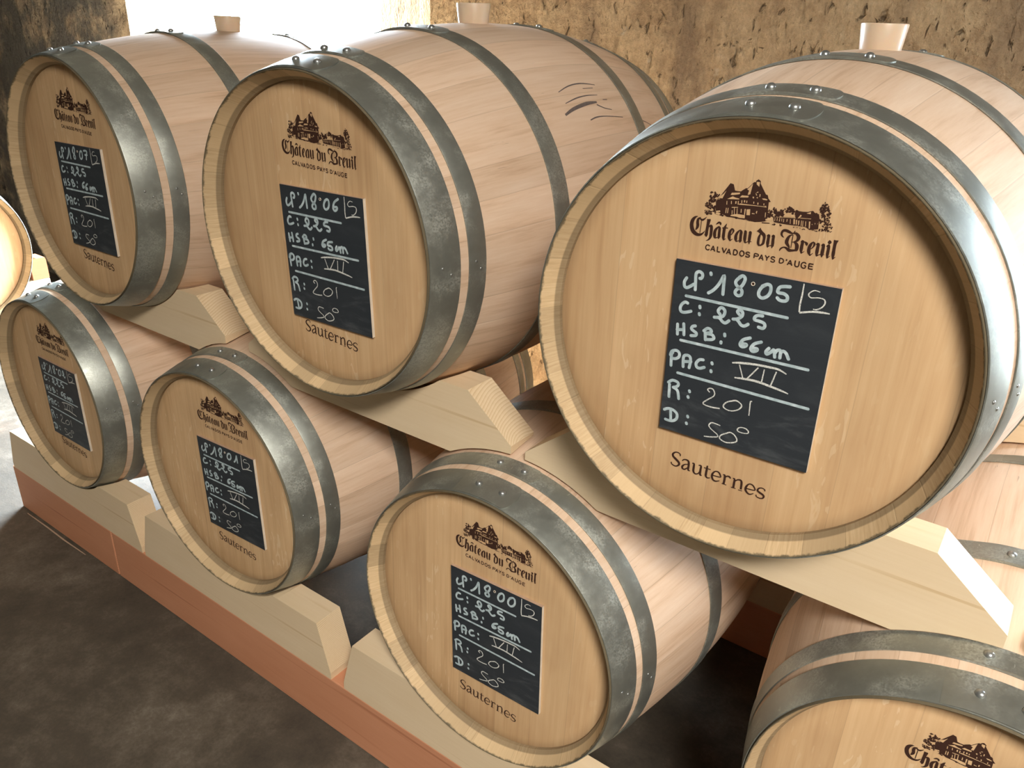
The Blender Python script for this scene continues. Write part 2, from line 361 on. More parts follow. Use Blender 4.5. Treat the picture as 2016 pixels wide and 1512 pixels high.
SERIF_WORD=[[-691,-1583,13,-690,-1557,16,-724,-1538,18,-772,-1549,21,-801,-1585,31,-793,-1621,35,-748,-1653,38,-704,-1685,36,-692,-1716,33,-717,-1751,23,-756,-1766,20,-804,-1748,18,-813,-1719,18],[-651,-1646,16,-634,-1621,18,-595,-1608,23,-557,-1624,31,-549,-1686,33,-549,-1755,30,-520,-1764,13],[-555,-1671,15,-609,-1690,18,-641,-1732,30,-633,-1764,26,-601,-1765,21,-557,-1723,16],[-502,-1631,13,-473,-1630,26,-472,-1693,33,-469,-1752,31,-438,-1780,24,-400,-1763,18,-377,-1719,15],[-406,-1631,13,-369,-1627,27,-369,-1690,32,-367,-1767,31,-341,-1771,13],[-277,-1590,19,-280,-1641,29,-283,-1710,32,-281,-1761,31,-255,-1779,21,-218,-1765,11],[-324,-1639,14,-223,-1634,14],[-193,-1711,18,-78,-1703,17,-79,-1669,22,-110,-1634,22,-156,-1638,19,-189,-1684,29,-194,-1737,32,-169,-1779,29,-129,-1786,22,-78,-1759,11],[-43,-1647,13,-16,-1650,27,-11,-1712,31,-16,-1790,30],[-43,-1789,13,24,-1790,13],[-16,-1693,13,15,-1653,20,51,-1648,25,68,-1671,19],[99,-1654,12,125,-1657,26,127,-1719,31,125,-1792,30],[95,-1796,13,160,-1797,12],[127,-1696,14,166,-1654,20,210,-1646,28,228,-1681,31,230,-1782,29],[195,-1801,12,252,-1800,12],[298,-1739,17,414,-1725,17,409,-1688,21,375,-1655,21,331,-1658,18,301,-1704,28,293,-1757,31,321,-1797,28,360,-1809,22,409,-1777,11],[551,-1689,14,547,-1664,15,506,-1655,17,469,-1673,20,456,-1712,27,489,-1733,30,527,-1747,30,549,-1768,29,539,-1802,21,501,-1817,18,456,-1810,15,446,-1782,15]]
CAPS_LINE=[["C",-691,-629,1380,1453],["A",-620,-555,1375,1453],["L",-537,-486,1376,1454],["V",-473,-409,1378,1453],["A",-412,-347,1370,1449],["D",-327,-263,1374,1455],["O",-245,-179,1377,1453],["S",-170,-106,1377,1450],["P",-65,-1,1379,1449],["A",0,63,1368,1447],["Y",72,131,1374,1448],["S",143,204,1369,1445],["D",246,309,1372,1445],["'",331,343,1413,1445],["A",347,413,1366,1441],["U",433,495,1365,1448],["G",508,575,1362,1442],["E",593,657,1364,1441]]
MARKER={"No":[[-867,994,-891,939,-884,882,-852,867,-810,890,-763,928],[-734,862,-741,961,-748,1052,-738,1089,-703,1106,-665,1089,-657,1055,-671,1024,-689,1021],[-552,1116,-547,1098]],"1":[[-549,862,-496,902,-446,962,-406,1033,-368,1117,-360,1007,-354,882]],"8":[[-181,1131,-144,1156,-113,1138,-111,1097,-139,1029,-200,969,-208,925,-170,902,-131,920,-126,963,-148,993,-201,1024,-220,1062,-204,1100,-168,1137]],"0":[[115,1078,170,1112,209,1097,216,1030,191,971,137,933,93,951,85,1003,110,1062,156,1105]],"5":[[452,1137,388,1129,326,1109,304,1063,315,1035,389,1034,437,1006,441,961,404,939,345,941,312,965]],"line1":[[-848,763,474,755]],"C":[[-814,664,-852,670,-893,632,-910,576,-890,533,-836,533,-757,565],[-644,657,-640,638],[-640,558,-636,544]],"225":[[-382,609,-414,649,-377,702,-327,670,-335,603,-391,567,-453,555],[-410,564,-375,554,-341,522,-300,512,-258,550],[-137,663,-164,693,-137,720,-98,698,-100,646,-152,600,-206,585],[-163,593,-129,565,-96,531,-53,526,-9,560],[155,706,96,699,62,669,66,637,129,631,185,618,202,582,180,549,127,553]],"HSB":[[-922,350,-910,212],[-836,373,-818,224],[-921,274,-826,292],[-673,382,-709,367,-722,332,-691,309,-650,288,-655,253,-718,236],[-515,227,-528,317],[-550,343,-505,386,-460,379,-449,351,-483,329,-519,319],[-517,312,-437,316,-403,280,-429,251,-499,234],[-268,364,-264,341],[-302,249,-302,234]],"66":[[78,390,-14,337,-52,255,-22,218,29,240,37,273,-26,270],[199,385,134,318,115,253,161,221,210,247,204,284,132,262]],"cm":[[316,312,286,264,298,231,339,261,374,307],[386,302,403,217],[401,277,422,313,461,315,466,222],[463,285,489,318,530,302,572,234]],"line2":[[-855,137,823,154]],"PAC":[[-953,-252,-961,-104,-946,-61],[-977,-104,-960,-47,-899,-21,-854,-45,-851,-99,-894,-138,-947,-146],[-778,-225,-786,-86,-748,-51,-700,-60,-682,-117,-691,-218],[-764,-147,-675,-125],[-509,-57,-561,-70,-600,-127,-586,-178,-539,-185,-483,-157],[-386,-67,-381,-81],[-385,-178,-382,-193]],"line3":[[-845,-330,911,-344]],"R":[[-933,-717,-943,-533],[-964,-507,-906,-462,-833,-470,-815,-505,-841,-541,-886,-562],[-883,-563,-819,-595,-789,-707],[-648,-548,-643,-561],[-659,-636,-654,-649]],"D":[[-980,-928,-924,-896,-850,-898,-789,-940,-788,-1015,-840,-1063,-904,-1075,-949,-1071],[-884,-923,-870,-1049],[-630,-925,-626,-939],[-636,-1032,-632,-1044]]}
CHALK={"S":[[603,1204,14,602,1055,20,596,941,20,603,851,20],[604,845,23,745,886,24,848,901,26,951,905,15],[799,1140,10,735,1146,13,685,1110,13,677,1078,17,709,1053,13,784,1067,14,854,1063,14,876,1023,18,851,965,16,795,923,16,753,922,10]],"VII":[[-124,22,18,-7,49,30,188,76,29,381,86,30,477,84,26,577,49,14],[-67,-172,18,56,-156,28,221,-146,31,421,-167,29,552,-185,25,637,-202,13],[-26,20,15,41,-146,16],[220,44,17,95,-147,18],[298,39,14,287,-145,17],[451,49,16,408,-149,18]],"201":[[-355,-501,15,-389,-472,17,-362,-444,17,-316,-447,17,-287,-497,17,-303,-549,15,-378,-619,17,-428,-679,19,-390,-703,17,-290,-705,20,-190,-691,17],[-147,-646,20,-118,-582,17,-50,-539,19,13,-515,21,75,-539,16,94,-573,21,59,-631,16,-23,-676,15,-98,-678,15,-147,-646,20],[219,-465,15,200,-479,17,203,-571,16,207,-675,12]],"50":[[-160,-911,15,-234,-902,15,-287,-907,17,-317,-949,17,-300,-984,14,-250,-1017,14,-192,-1048,14,-176,-1080,16,-223,-1103,19,-298,-1124,17,-367,-1138,14],[-148,-1091,19,-131,-1044,17,-62,-993,17,-13,-965,17,42,-983,17,85,-1030,18,84,-1071,18,29,-1107,18,-51,-1129,17,-114,-1117,16,-148,-1091,17],[75,-904,20,85,-869,15,126,-847,13,185,-848,16,222,-876,18,215,-906,13,159,-921,14,100,-920,14,75,-904,17]]}
EMBLEM_DARK=[[-613,2030,-572,2074,-471,2232,-429,2224,-403,2153,-374,2150,-329,2152,-311,2169,-271,2198,-253,2198,-186,2278,-165,2279,-162,2296,-136,2316,-107,2297,-106,2270,-24,2153,-2,2149,12,2111,45,2077,22,2068,25,1997,34,1853,4,1839,-111,1816,-228,1830,-247,1824,-313,1827,-385,1831,-467,1829,-495,1845,-614,1878,-625,1999],[342,1974,347,2022,366,2016,435,2015,486,2020,538,2040,563,2022,618,2000,630,1954,534,1940,362,1930],[100,1904,241,1920,406,1930,534,1940,626,1953,633,1841,533,1820,523,1829,492,1844,421,1844,333,1844,226,1844,117,1848],[-26,1827,65,1832,71,1824,-24,1814],[668,2002,684,2005,700,1938,680,1935]]
EMBLEM_LIGHT=[[-509,2140,-547,2041,-607,2040,-572,2070,-539,2098],[-155,2285,-116,2286,-117,2231,-151,2255],[-195,2258,-212,2132,-242,2122,-232,2175,-256,2183],[-310,2108,-228,2111,-231,2092,-334,2080],[-438,2122,-337,2137,-339,2118,-422,2097,-450,2097],[-486,2042,-420,2082,-383,2070,-337,2066,-338,2055],[-338,2001,-316,2010,4,2013,3,2005,-90,2007,-332,1994],[-230,1950,-186,1959,-181,1887,-223,1884],[-341,1881,-240,1880,-239,1842,-304,1838,-346,1847,-418,1846,-415,1859],[-609,1881,-559,1893,-552,1874,-608,1870],[-612,1861,-554,1861,-561,1836,-609,1839],[-308,2050,-298,2051,-295,2018,-305,2017],[-277,2055,-262,2054,-261,2030,-276,2028],[-247,2054,-235,2053,-236,2026,-246,2028],[-435,2024,-426,2025,-422,1990,-431,1988],[-380,2029,-367,2031,-365,2000,-380,1998],[-350,2035,-340,2037,-337,1994,-348,1992],[-490,2017,-482,2018,-479,1975,-487,1974],[-487,1935,-479,1935,-478,1872,-487,1871],[-464,1938,-455,1938,-455,1875,-465,1874],[-410,1916,-402,1917,-398,1869,-406,1867],[-386,1948,-379,1949,-370,1868,-377,1867],[-350,1948,-343,1949,-336,1882,-346,1881],[-300,1946,-291,1947,-288,1904,-298,1902],[-255,1952,-240,1954,-241,1886,-253,1884],[-417,1954,-338,1965,-339,1957,-416,1945],[-146,2157,-128,2131,-137,2127,-147,2147],[-124,2174,-114,2170,-132,2159,-140,2162],[-99,2149,-89,2148,-89,2117,-99,2116],[-179,2110,-161,2108,-163,2088,-176,2092],[-133,2102,-115,2114,-117,2094],[-65,2101,-31,2106,4,2098,-5,2088,-48,2089],[-161,2053,-151,2054,-150,2031,-159,2029],[-111,2048,-99,2049,-97,2026,-109,2024],[-37,2048,-28,2049,-27,2026,-36,2025],[-19,2022,1,2022,-1,2015,-18,2015],[-110,1948,-98,1949,-101,1915,-112,1923],[-2,1944,7,1947,9,1888,2,1887],[-160,1917,-125,1917,-127,1909,-159,1907],[-613,2030,-577,2035,-579,2027,-612,2023],[-621,2029,-613,2030,-613,2006,-619,2005],[237,1941,260,1964,295,1967,351,1962,353,1934,292,1929,234,1931],[411,1979,426,1968,401,1935,384,1931],[474,2001,522,2024,522,1999],[13,1873,98,1881,99,1861,14,1853],[338,1916,356,1919,363,1860,346,1855],[368,1911,381,1913,387,1861,375,1857],[395,1907,409,1911,411,1865,402,1850],[429,1912,436,1913,441,1852,433,1851],[446,1912,453,1913,459,1850,450,1849],[477,1910,485,1911,491,1853,483,1851],[517,1914,532,1916,539,1836,527,1832],[120,1900,127,1901,128,1863,122,1862],[147,1904,153,1905,155,1869,148,1868],[176,1906,182,1907,184,1867,175,1866],[201,1905,207,1906,208,1870,202,1870],[223,1904,230,1905,232,1865,224,1864],[261,1905,272,1906,270,1875,263,1874],[300,1910,306,1911,313,1857,305,1858],[376,1847,421,1844,486,1845,487,1840,377,1840],[409,1942,537,1949,534,1944,410,1936],[551,1890,560,1892,558,1878],[583,1908,592,1905,588,1887],[613,1908,617,1909,618,1891]]
EMBLEM_LEAVES=[[-666,2062,45,45,22,16],[-672,2002,45,25,16,18],[-717,1942,40,30,16,15],[-671,1919,60,25,18,17],[-711,1859,45,40,22,12],[-637,1859,45,30,14,13],[-521,1846,45,15,8,14],[-613,2069,29,19,8,12],[109,1973,70,33,14,18],[-417,1841,64,7,8,9],[-314,1834,64,8,8,10],[-172,1832,58,12,8,12],[51,1950,26,31,12,15],[108,1989,26,26,12,15],[130,1939,48,26,16,17],[185,1982,26,26,12,16],[210,1941,26,26,10,14],[260,2014,47,30,26,16],[314,2009,25,34,14,14],[65,1916,44,22,12,14],[357,2015,17,12,5,11],[543,2010,25,25,10,13],[589,1991,29,29,14,13],[646,1930,25,21,8,15],[665,2134,20,20,8,12],[669,2109,39,25,12,12],[664,2070,66,33,34,13],[679,2029,62,33,34,13],[690,1992,46,25,14,12],[711,1948,33,33,18,10],[729,1890,54,46,40,10],[714,1836,71,19,28,10],[125,1824,35,7,6,9],[198,1822,17,7,4,9],[371,1823,39,6,6,7],[459,1821,38,6,6,8],[562,1824,34,4,5,6],[606,1819,25,5,4,8]]
SCUFFS=[[0.4069,0.81,0.00196,0.4506,0.7819,0.00342,0.4971,0.7747,0.00391,0.5453,0.7922,0.00196],[0.4916,0.8084,0.00196,0.5295,0.811,0.00196],[0.4069,0.8806,0.00196,0.451,0.8601,0.00342,0.4899,0.8537,0.00293,0.5296,0.8579,0.00171],[0.3885,0.9425,0.00587,0.4218,0.9187,0.0088,0.4738,0.9003,0.00978,0.5125,0.8997,0.00489],[0.5073,0.9144,0.00391,0.5307,0.9411,0.00293,0.5558,0.9553,0.00171],[0.5406,0.8892,0.00196,0.5577,0.8917,0.00196],[0.4591,0.9952,0.00293,0.4848,0.9848,0.00342,0.5235,0.9886,0.00245,0.5881,1.008,0.00196],[0.6708,1.0399,0.00245,0.6947,1.0561,0.00245,0.718,1.079,0.00245]]

# ------------------------------------------------------------------ room shell
def wall(name, o3, ux, vx, nx, ulen, vlen, th, holes, mat):
    """rectangular wall slab from corner o3 spanned by ux, vx, thickened along nx, with through openings"""
    bm = bmesh.new()
    o3, ux, vx, nx = map(Vector, (o3, ux, vx, nx))
    us = sorted({0.0, ulen} | {h[i] for h in holes for i in (0, 1)})
    vs = sorted({0.0, vlen} | {h[i] for h in holes for i in (2, 3)})
    def solid(a, b): return not any(h[0] - 1e-6 <= a < h[1] - 1e-6 and h[2] - 1e-6 <= b < h[3] - 1e-6 for h in holes)
    cache = {}
    def V(u, v, t):
        key = (round(u, 4), round(v, 4), t)
        if key not in cache:
            du = sum(h[4] for h in holes if len(h) > 4 and t == 0 and abs(u-h[1]) < 1e-5 and v <= h[3]+1e-5)   # added splay of the reveal, its lit face standing in for doorway glare
            cache[key] = bm.verts.new(o3 + ux * (u+du) + vx * v + nx * (th * t))
        return cache[key]
    nu, nv = len(us) - 1, len(vs) - 1
    S = [[solid(us[i], vs[j]) for j in range(nv)] for i in range(nu)]
    for i in range(nu):
        for j in range(nv):
            if not S[i][j]: continue
            a, b, c, d = us[i], us[i+1], vs[j], vs[j+1]
            for t in (0, 1): bm.faces.new([V(a,c,t), V(b,c,t), V(b,d,t), V(a,d,t)])
            for di, dj, p, q in ((-1,0,(a,c),(a,d)), (1,0,(b,c),(b,d)), (0,-1,(a,c),(b,c)), (0,1,(a,d),(b,d))):
                ii, jj = i + di, j + dj
                if ii < 0 or jj < 0 or ii >= nu or jj >= nv or not S[ii][jj]:
                    bm.faces.new([V(*p,0), V(*q,0), V(*q,1), V(*p,1)])
    bmesh.ops.recalc_face_normals(bm, faces=bm.faces)
    return struct(obj(name, bm, mat))

H = CEIL - FLOOR
bm = bmesh.new(); box(bm, XL-0.2, XR+0.2, YF-0.2, YW+0.2, FLOOR-0.15, FLOOR)
struct(obj('floor', bm, M_FLOOR))
wall('ceiling', (XL, YF, CEIL), (1,0,0), (0,1,0), (0,0,1), XR-XL, YW-YF, 0.2, [(SKYL[0]-XL, SKYL[1]-XL, SKYL[2]-YF, SKYL[3]-YF)], M_CEIL)
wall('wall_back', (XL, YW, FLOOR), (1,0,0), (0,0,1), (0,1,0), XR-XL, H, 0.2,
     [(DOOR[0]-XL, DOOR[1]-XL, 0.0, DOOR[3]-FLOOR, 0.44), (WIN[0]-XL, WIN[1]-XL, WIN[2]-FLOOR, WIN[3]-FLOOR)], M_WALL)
wall('wall_left', (XL, YF, FLOOR), (0,1,0), (0,0,1), (-1,0,0), YW-YF, H, 0.2, [], M_WALL_DARK)
wall('wall_right', (XR, YF, FLOOR), (0,1,0), (0,0,1), (1,0,0), YW-YF, H, 0.2, [], M_WALL_DARK)
wall('wall_front', (XL, YF, FLOOR), (1,0,0), (0,0,1), (0,-1,0), XR-XL, H, 0.2, [], M_WALL_DARK)
# frames of the two windows (the doorway is a bare opening)
def frame(name, x0, x1, z0, z1, y, bars=True, sill=True):
    bm = bmesh.new(); t = 0.05
    for a in ((x0, x0+t, z0, z1), (x1-t, x1, z0, z1), (x0+t, x1-t, z1-t, z1)): box(bm, a[0], a[1], y, y+0.05, a[2], a[3])
    if sill: box(bm, x0+t, x1-t, y, y+0.05, z0, z0+t)
    if bars:
        xm, zm = (x0+x1)/2, (z0+z1)/2
        box(bm, xm-0.015, xm+0.015, y+0.01, y+0.04, z0+t, z1-t)
    return struct(obj(name, bm, M_FRAME))

frame('window_1', *WIN, YW+0.14)
bm = bmesh.new(); t = 0.05
x0, x1, y0, y1 = SKYL
for a in ((x0, x0+t, y0, y1), (x1-t, x1, y0, y1), (x0+t, x1-t, y0, y0+t), (x0+t, x1-t, y1-t, y1)): box(bm, a[0], a[1], a[2], a[3], CEIL+0.13, CEIL+0.19)
struct(obj('window_2', bm, M_FRAME))

# ------------------------------------------------------------------ lettering geometry (x right, z up, drawn in the plane y=0, facing -y)
def smooth_line(pts, n=5):
    """Catmull-Rom through points of any dimension"""
    if len(pts) < 3: return [tuple(p) for p in pts]
    closed = max(abs(a-b) for a, b in zip(pts[0][:2], pts[-1][:2])) < 3e-4
    out = []
    L = len(pts)
    for i in range(L - 1):
        p0 = pts[i-1] if i > 0 else (pts[-2] if closed else pts[0])
        p1, p2 = pts[i], pts[i+1]
        p3 = pts[i+2] if i + 2 < L else (pts[1] if closed else pts[-1])
        for k_ in range(n):
            t = k_ / n
            out.append(tuple(0.5*((2*b)+(-a+c)*t+(2*a-5*b+4*c-d)*t*t+(-a+3*b-3*c+d)*t**3) for a, b, c, d in zip(p0, p1, p2, p3)))
    out.append(tuple(pts[-1]))
    return out

LIFT = [0]
def lift():
    LIFT[0] = (LIFT[0] + 1) % 40
    return -LIFT[0] * 6e-6

def ribbon(bm, pts, cap=False, mi=0, n=5):
    """pts: (x, z, width) in metres"""
    p = smooth_line(pts, n)
    y = lift()
    L = len(p)
    rows = []
    for i in range(L):
        a, b = p[max(0, i-1)], p[min(L-1, i+1)]
        tx, tz = b[0]-a[0], b[1]-a[1]
        q = math.hypot(tx, tz) or 1.0
        nx_, nz_ = -tz/q, tx/q
        h = max(p[i][2], 1e-4) / 2
        rows.append((bm.verts.new((p[i][0]+nx_*h, y, p[i][1]+nz_*h)), bm.verts.new((p[i][0]-nx_*h, y, p[i][1]-nz_*h)), (tx/q, tz/q)))
    for i in range(L-1):
        f = bm.faces.new([rows[i][1], rows[i+1][1], rows[i+1][0], rows[i][0]]); f.material_index = mi
    if cap:
        for i, sg in ((0, -1), (L-1, 1)):
            (tx, tz), h = rows[i][2], max(p[i][2], 1e-4)/2
            y2 = lift()
            ring = []
            for k_ in range(12):
                t = 2*PI*k_/12
                ring.append(bm.verts.new((p[i][0]+h*math.cos(t), y2, p[i][1]+h*math.sin(t))))
            f = bm.faces.new(ring); f.material_index = mi

def poly(bm, pts, mi=0, y=0.0):
    vs = [bm.verts.new((x, y, z)) for x, z in pts]
    try:
        f = bm.faces.new(vs); f.material_index = mi
        f.normal_update()
        if f.normal.y > 0: f.normal_flip()
        bmesh.ops.triangulate(bm, faces=[f])
    except ValueError: pass

def tri(a, k_=1e-4): return [(a[i]*k_, a[i+1]*k_, a[i+2]*k_) for i in range(0, len(a)-2, 3)]
def duo(a, k_=1e-4): return [(a[i]*k_, a[i+1]*k_) for i in range(0, len(a)-1, 2)]

CAP_GLYPH = {
 'C': [[(1,.78),(.82,.95),(.5,1),(.16,.84),(.02,.5),(.16,.16),(.5,0),(.82,.05),(1,.22)]],
 'A': [[(0,0),(.5,1)],[(.5,1),(1,0)],[(.2,.34),(.8,.34)]],
 'L': [[(.06,1),(.06,.04)],[(.06,.04),(1,.04)]],
 'V': [[(0,1),(.5,0)],[(.5,0),(1,1)]],
 'D': [[(.07,.05),(.07,.95)],[(.07,.95),(.5,.95),(.86,.78),(.97,.5),(.86,.22),(.5,.05),(.07,.05)]],
 'O': [[(.5,1),(.14,.85),(.02,.5),(.14,.15),(.5,0),(.86,.15),(.98,.5),(.86,.85),(.5,1)]],
 'S': [[(.95,.8),(.75,.96),(.45,1),(.12,.87),(.1,.65),(.4,.54),(.72,.47),(.95,.3),(.85,.08),(.5,0),(.2,.04),(.02,.2)]],
 'P': [[(.08,0),(.08,1)],[(.08,.96),(.6,.96),(.95,.85),(.95,.58),(.6,.46),(.08,.46)]],
 'Y': [[(0,1),(.5,.48)],[(1,1),(.5,.48)],[(.5,.5),(.5,0)]],
 "'": [[(.6,1),(.3,0)]],
 'U': [[(.05,1),(.05,.35),(.2,.06),(.5,0),(.8,.06),(.95,.35),(.95,1)]],
 'G': [[(.96,.8),(.78,.96),(.5,1),(.15,.84),(.02,.5),(.15,.16),(.5,0),(.8,.05),(.96,.2)],[(.96,.2),(.96,.46)],[(.98,.46),(.58,.46)]],
 'E': [[(.08,0),(.08,1)],[(.08,.96),(1,.96)],[(.08,.52),(.88,.52)],[(.08,.04),(1,.04)]],
}

def emblem_mesh():
    bm = bmesh.new()
    rg = random.Random(5)
    for a in EMBLEM_DARK: poly(bm, duo(a), 0, -0.00001)
    for x, z, rx, rz, n, sz in EMBLEM_LEAVES:
        for _ in range(n):
            t, q = rg.uniform(0, 2*PI), math.sqrt(rg.random())
            cx, cz = (x + rx*q*math.cos(t))*1e-4, (z + rz*q*math.sin(t))*1e-4
            r_ = sz*1e-4*rg.uniform(0.55, 1.15)
            ph = rg.random()*6
            k_ = rg.choice((5, 6, 7))
            poly(bm, [(cx+r_*rg.uniform(.6, 1.15)*math.cos(ph+2*PI*i/k_), cz+r_*rg.uniform(.6, 1.15)*math.sin(ph+2*PI*i/k_)) for i in range(k_)], 0, -0.00003 + lift()*0.3)
    for a in EMBLEM_LIGHT: poly(bm, duo(a), 1, -0.00012)
    return bm

def title_mesh():
    bm = bmesh.new()
    for a in BLACKLETTER: ribbon(bm, [(x, z, q*1.12+.0001) for x, z, q in tri(a)], n=4)
    return bm

def caps_mesh():
    bm = bmesh.new()
    wd = 0.00145
    for ch, xa, xb, zl, zh in CAPS_LINE:
        xa, xb, zl, zh = xa*1e-4 + wd*.35, xb*1e-4 - wd*.35, zl*1e-4 + wd*.4, zh*1e-4 - wd*.4
        for st_ in CAP_GLYPH[ch]: ribbon(bm, [(xa+(xb-xa)*u, zl+(zh-zl)*v_, wd) for u, v_ in st_], n=3)
    return bm

def word_mesh():
    bm = bmesh.new()
    pts = [tri(a) for a in SERIF_WORD]
    cx = 0.5*(-0.0793+0.0578) ; cz = -0.170
    for a in pts: ribbon(bm, [(x-WORD_C[0], z-WORD_C[1], q) for x, z, q in a], n=4)
    return bm
_all = [p for a in SERIF_WORD for p in tri(a)]
WORD_C = ((min(p[0] for p in _all)+max(p[0] for p in _all))/2, (min(p[1] for p in _all)+max(p[1] for p in _all))/2)

MW = 0.0042
def glyphs(key, dx=0.0, dz=0.0, k_=1.0, c=None):
    out = []
    for a in MARKER[key]:
        p = duo(a)
        if c: p = [((x-c[0])*k_+c[0], (z-c[1])*k_+c[1]) for x, z in p]
        out.append([(x+dx, z+dz) for x, z in p])
    return out
def moved(strokes, x0, x1, z0, z1):
    """fit strokes into a box"""
    xs = [p[0] for s_ in strokes for p in s_]; zs = [p[1] for s_ in strokes for p in s_]
    a, b, c, d = min(xs), max(xs), min(zs), max(zs)
    return [[(x0+(x-a)*(x1-x0)/max(b-a, 1e-6), z0+(z-c)*(z1-z0)/max(d-c, 1e-6)) for x, z in s_] for s_ in strokes]

def digit(ch):
    if ch == '0': return glyphs('0')
    if ch == '5': return glyphs('5')
    if ch == '1': return glyphs('1')
    if ch == '8': return glyphs('8')
    if ch == '6': return [duo(MARKER['66'][0])]
    if ch == '2': return [duo(MARKER['225'][0]), duo(MARKER['225'][1])]
    if ch == '7': return [[(0,.95),(.5,1),(1,.93),(.7,.5),(.45,0)],[(.25,.5),(.95,.55)]]

def board_writing(num, cm):
    """marker strokes and dry-chalk strokes for one board"""
    s = random.Random(num)
    mk, ck = [], []
    mk += glyphs('No')
    # digits of the cask number: 1 8 . d3 d4
    slots = [(-.0549,-.0354,.0862,.1117), (-.0220,-.0111,.0902,.1156), (.0085,.0216,.0933,.1112), (.0304,.0452,.0939,.1137)]
    for ch, (a, b, c, d) in zip(num, slots):
        if ch == '1' and a > 0: a, b = a+.002, b-.001
        mk += moved(digit(ch), a+s.uniform(-.001,.001), b+s.uniform(-.001,.001), c+s.uniform(-.001,.001), d+s.uniform(-.001,.001))
    mk += glyphs('line1', 0, s.uniform(-.002,.002)) + glyphs('C') + glyphs('225', s.uniform(-.003,.003), s.uniform(-.001,.001)) + glyphs('HSB', 0, s.uniform(-.001,.001))
    xa = [(-.0052,.0065), (.0092,.0210)]
    for ch, (a, b) in zip(cm, xa): mk += moved(digit(ch), a, b, .0222 if a > 0 else .0250, .0370 if a > 0 else .0390)
    mk += glyphs('cm') + glyphs('line2', 0, s.uniform(-.001,.001)) + glyphs('PAC') + glyphs('line3', 0, s.uniform(-.001,.001)) + glyphs('R') + glyphs('D')
    for key in ('S', 'VII', '201', '50'):
        dx, dz = s.uniform(-.002,.002), s.uniform(-.002,.002)
        if key == 'S': dx = dz = 0
        for a in CHALK[key]: ck.append([(x+dx, z+dz, q*1.0) for x, z, q in tri(a)])
    return mk, ck

# ------------------------------------------------------------------ barrels
L, RH, RB = 0.955, 0.2825, 0.3480
def rad(y): return RB - (RB-RH)*((y-L/2)/(L/2))**2
SEG = 128
def lathe(bm, prof, seg=SEG, closed=False, mi=0):
    """profile of (r, y) turned about the y axis"""
    rows = []
    for r_, y in prof: rows.append([bm.verts.new((r_*math.sin(2*PI*i/seg), y, r_*math.cos(2*PI*i/seg))) for i in range(seg)])
    for a, b in zip(rows[:-1], rows[1:]):
        for i in range(seg):
            j = (i+1) % seg
            f = bm.faces.new([a[i], a[j], b[j], b[i]]); f.material_index = mi
    return rows

HEAD_Y = 0.034
def body_mesh():
    bm = bmesh.new()
    half = [(0.2640, HEAD_Y+0.014), (0.2648, 0.0290), (0.2672, 0.0262), (0.2812, 0.0004), (0.2822, 0.0), (RH, 0.0012)]
    prof = half + [(rad(y), y) for y in [0.01, 0.04, 0.08] + [0.12+i*0.0447 for i in range(17)] + [L-0.08, L-0.04, L-0.01]] + [(r_, L-y) for r_, y in reversed(half)]
    lathe(bm, prof)
    bmesh.ops.recalc_face_normals(bm, faces=bm.faces)
    return bm

def head_mesh(flip):
    bm = bmesh.new()
    s = 1 if not flip else -1
    rings = [(0.2655, HEAD_Y+0.012), (0.2655, HEAD_Y+0.002), (0.262, HEAD_Y), (0.20, HEAD_Y), (0.12, HEAD_Y), (0.05, HEAD_Y)]
    rows = lathe(bm, [(r_, y*s) for r_, y in rings], 96)
    bm.faces.new(rows[-1])
    bmesh.ops.recalc_face_normals(bm, faces=bm.faces)
    return bm

TH = 0.0019
def hoop_mesh(y0, y1, seg=SEG):
    """flat steel band that follows the barrel's taper, with its riveted lap at the top"""
    bm = bmesh.new()
    a, b = rad(y0)+0.0006, rad(y1)+0.0006
    prof = [(a, y0), (a+TH*.8, y0), (a+TH, y0+.0006), (b+TH, y1-.0006), (b+TH*.8, y1), (b, y1)]
    lathe(bm, prof + [prof[0]], seg)
    # lap: second thickness with a rounded free end
    t0, t1 = math.radians(-13), math.radians(10.5)
    N = 40
    ym, hw = (y0+y1)/2, (y1-y0)/2 - 0.0008
    rows = []
    rd = 2.6 if hw > .02 else 1.9
    for i in range(N+1):
        q = i/N
        t = t0 + (t1-t0)*(1-(1-q)**1.6)
        d = math.degrees(t1-t)
        k_ = math.sqrt(max(0.0, 1-(1-min(1, d/rd))**2)) if d < rd else 1.0
        k_ = max(k_, 0.02)
        row = []
        for v_, up in ((-k_, 0), (-k_, 1), (k_, 1), (k_, 0)):
            y = ym + hw*v_
            r_ = rad(y)+0.0006+TH*.9 + (TH*1.0 if up else 0)*min(1.0, 0.15+q*6)
            row.append(bm.verts.new((r_*math.sin(t), y, r_*math.cos(t))))
        rows.append(row)
    for p, q in zip(rows[:-1], rows[1:]):
        for i in range(3): bm.faces.new([p[i], p[i+1], q[i+1], q[i]])
    bm.faces.new(rows[-1]); bm.faces.new(rows[0])
    bmesh.ops.recalc_face_normals(bm, faces=bm.faces)
    return bm

def dome_mesh(r_, h):
    bm = bmesh.new()
    rows = []
    for k_ in range(5):
        t = PI/2*k_/5
        rows.append([bm.verts.new((r_*math.cos(t)*math.cos(2*PI*i/14), r_*math.cos(t)*math.sin(2*PI*i/14), h*math.sin(t))) for i in range(14)])
    top = bm.verts.new((0, 0, h))
    for a, b in zip(rows[:-1], rows[1:]):
        for i in range(14): bm.faces.new([a[i], a[(i+1)%14], b[(i+1)%14], b[i]])
    for i in range(14): bm.faces.new([rows[-1][i], rows[-1][(i+1)%14], top])
    bm.faces.new(list(reversed(rows[0])))
    return bm

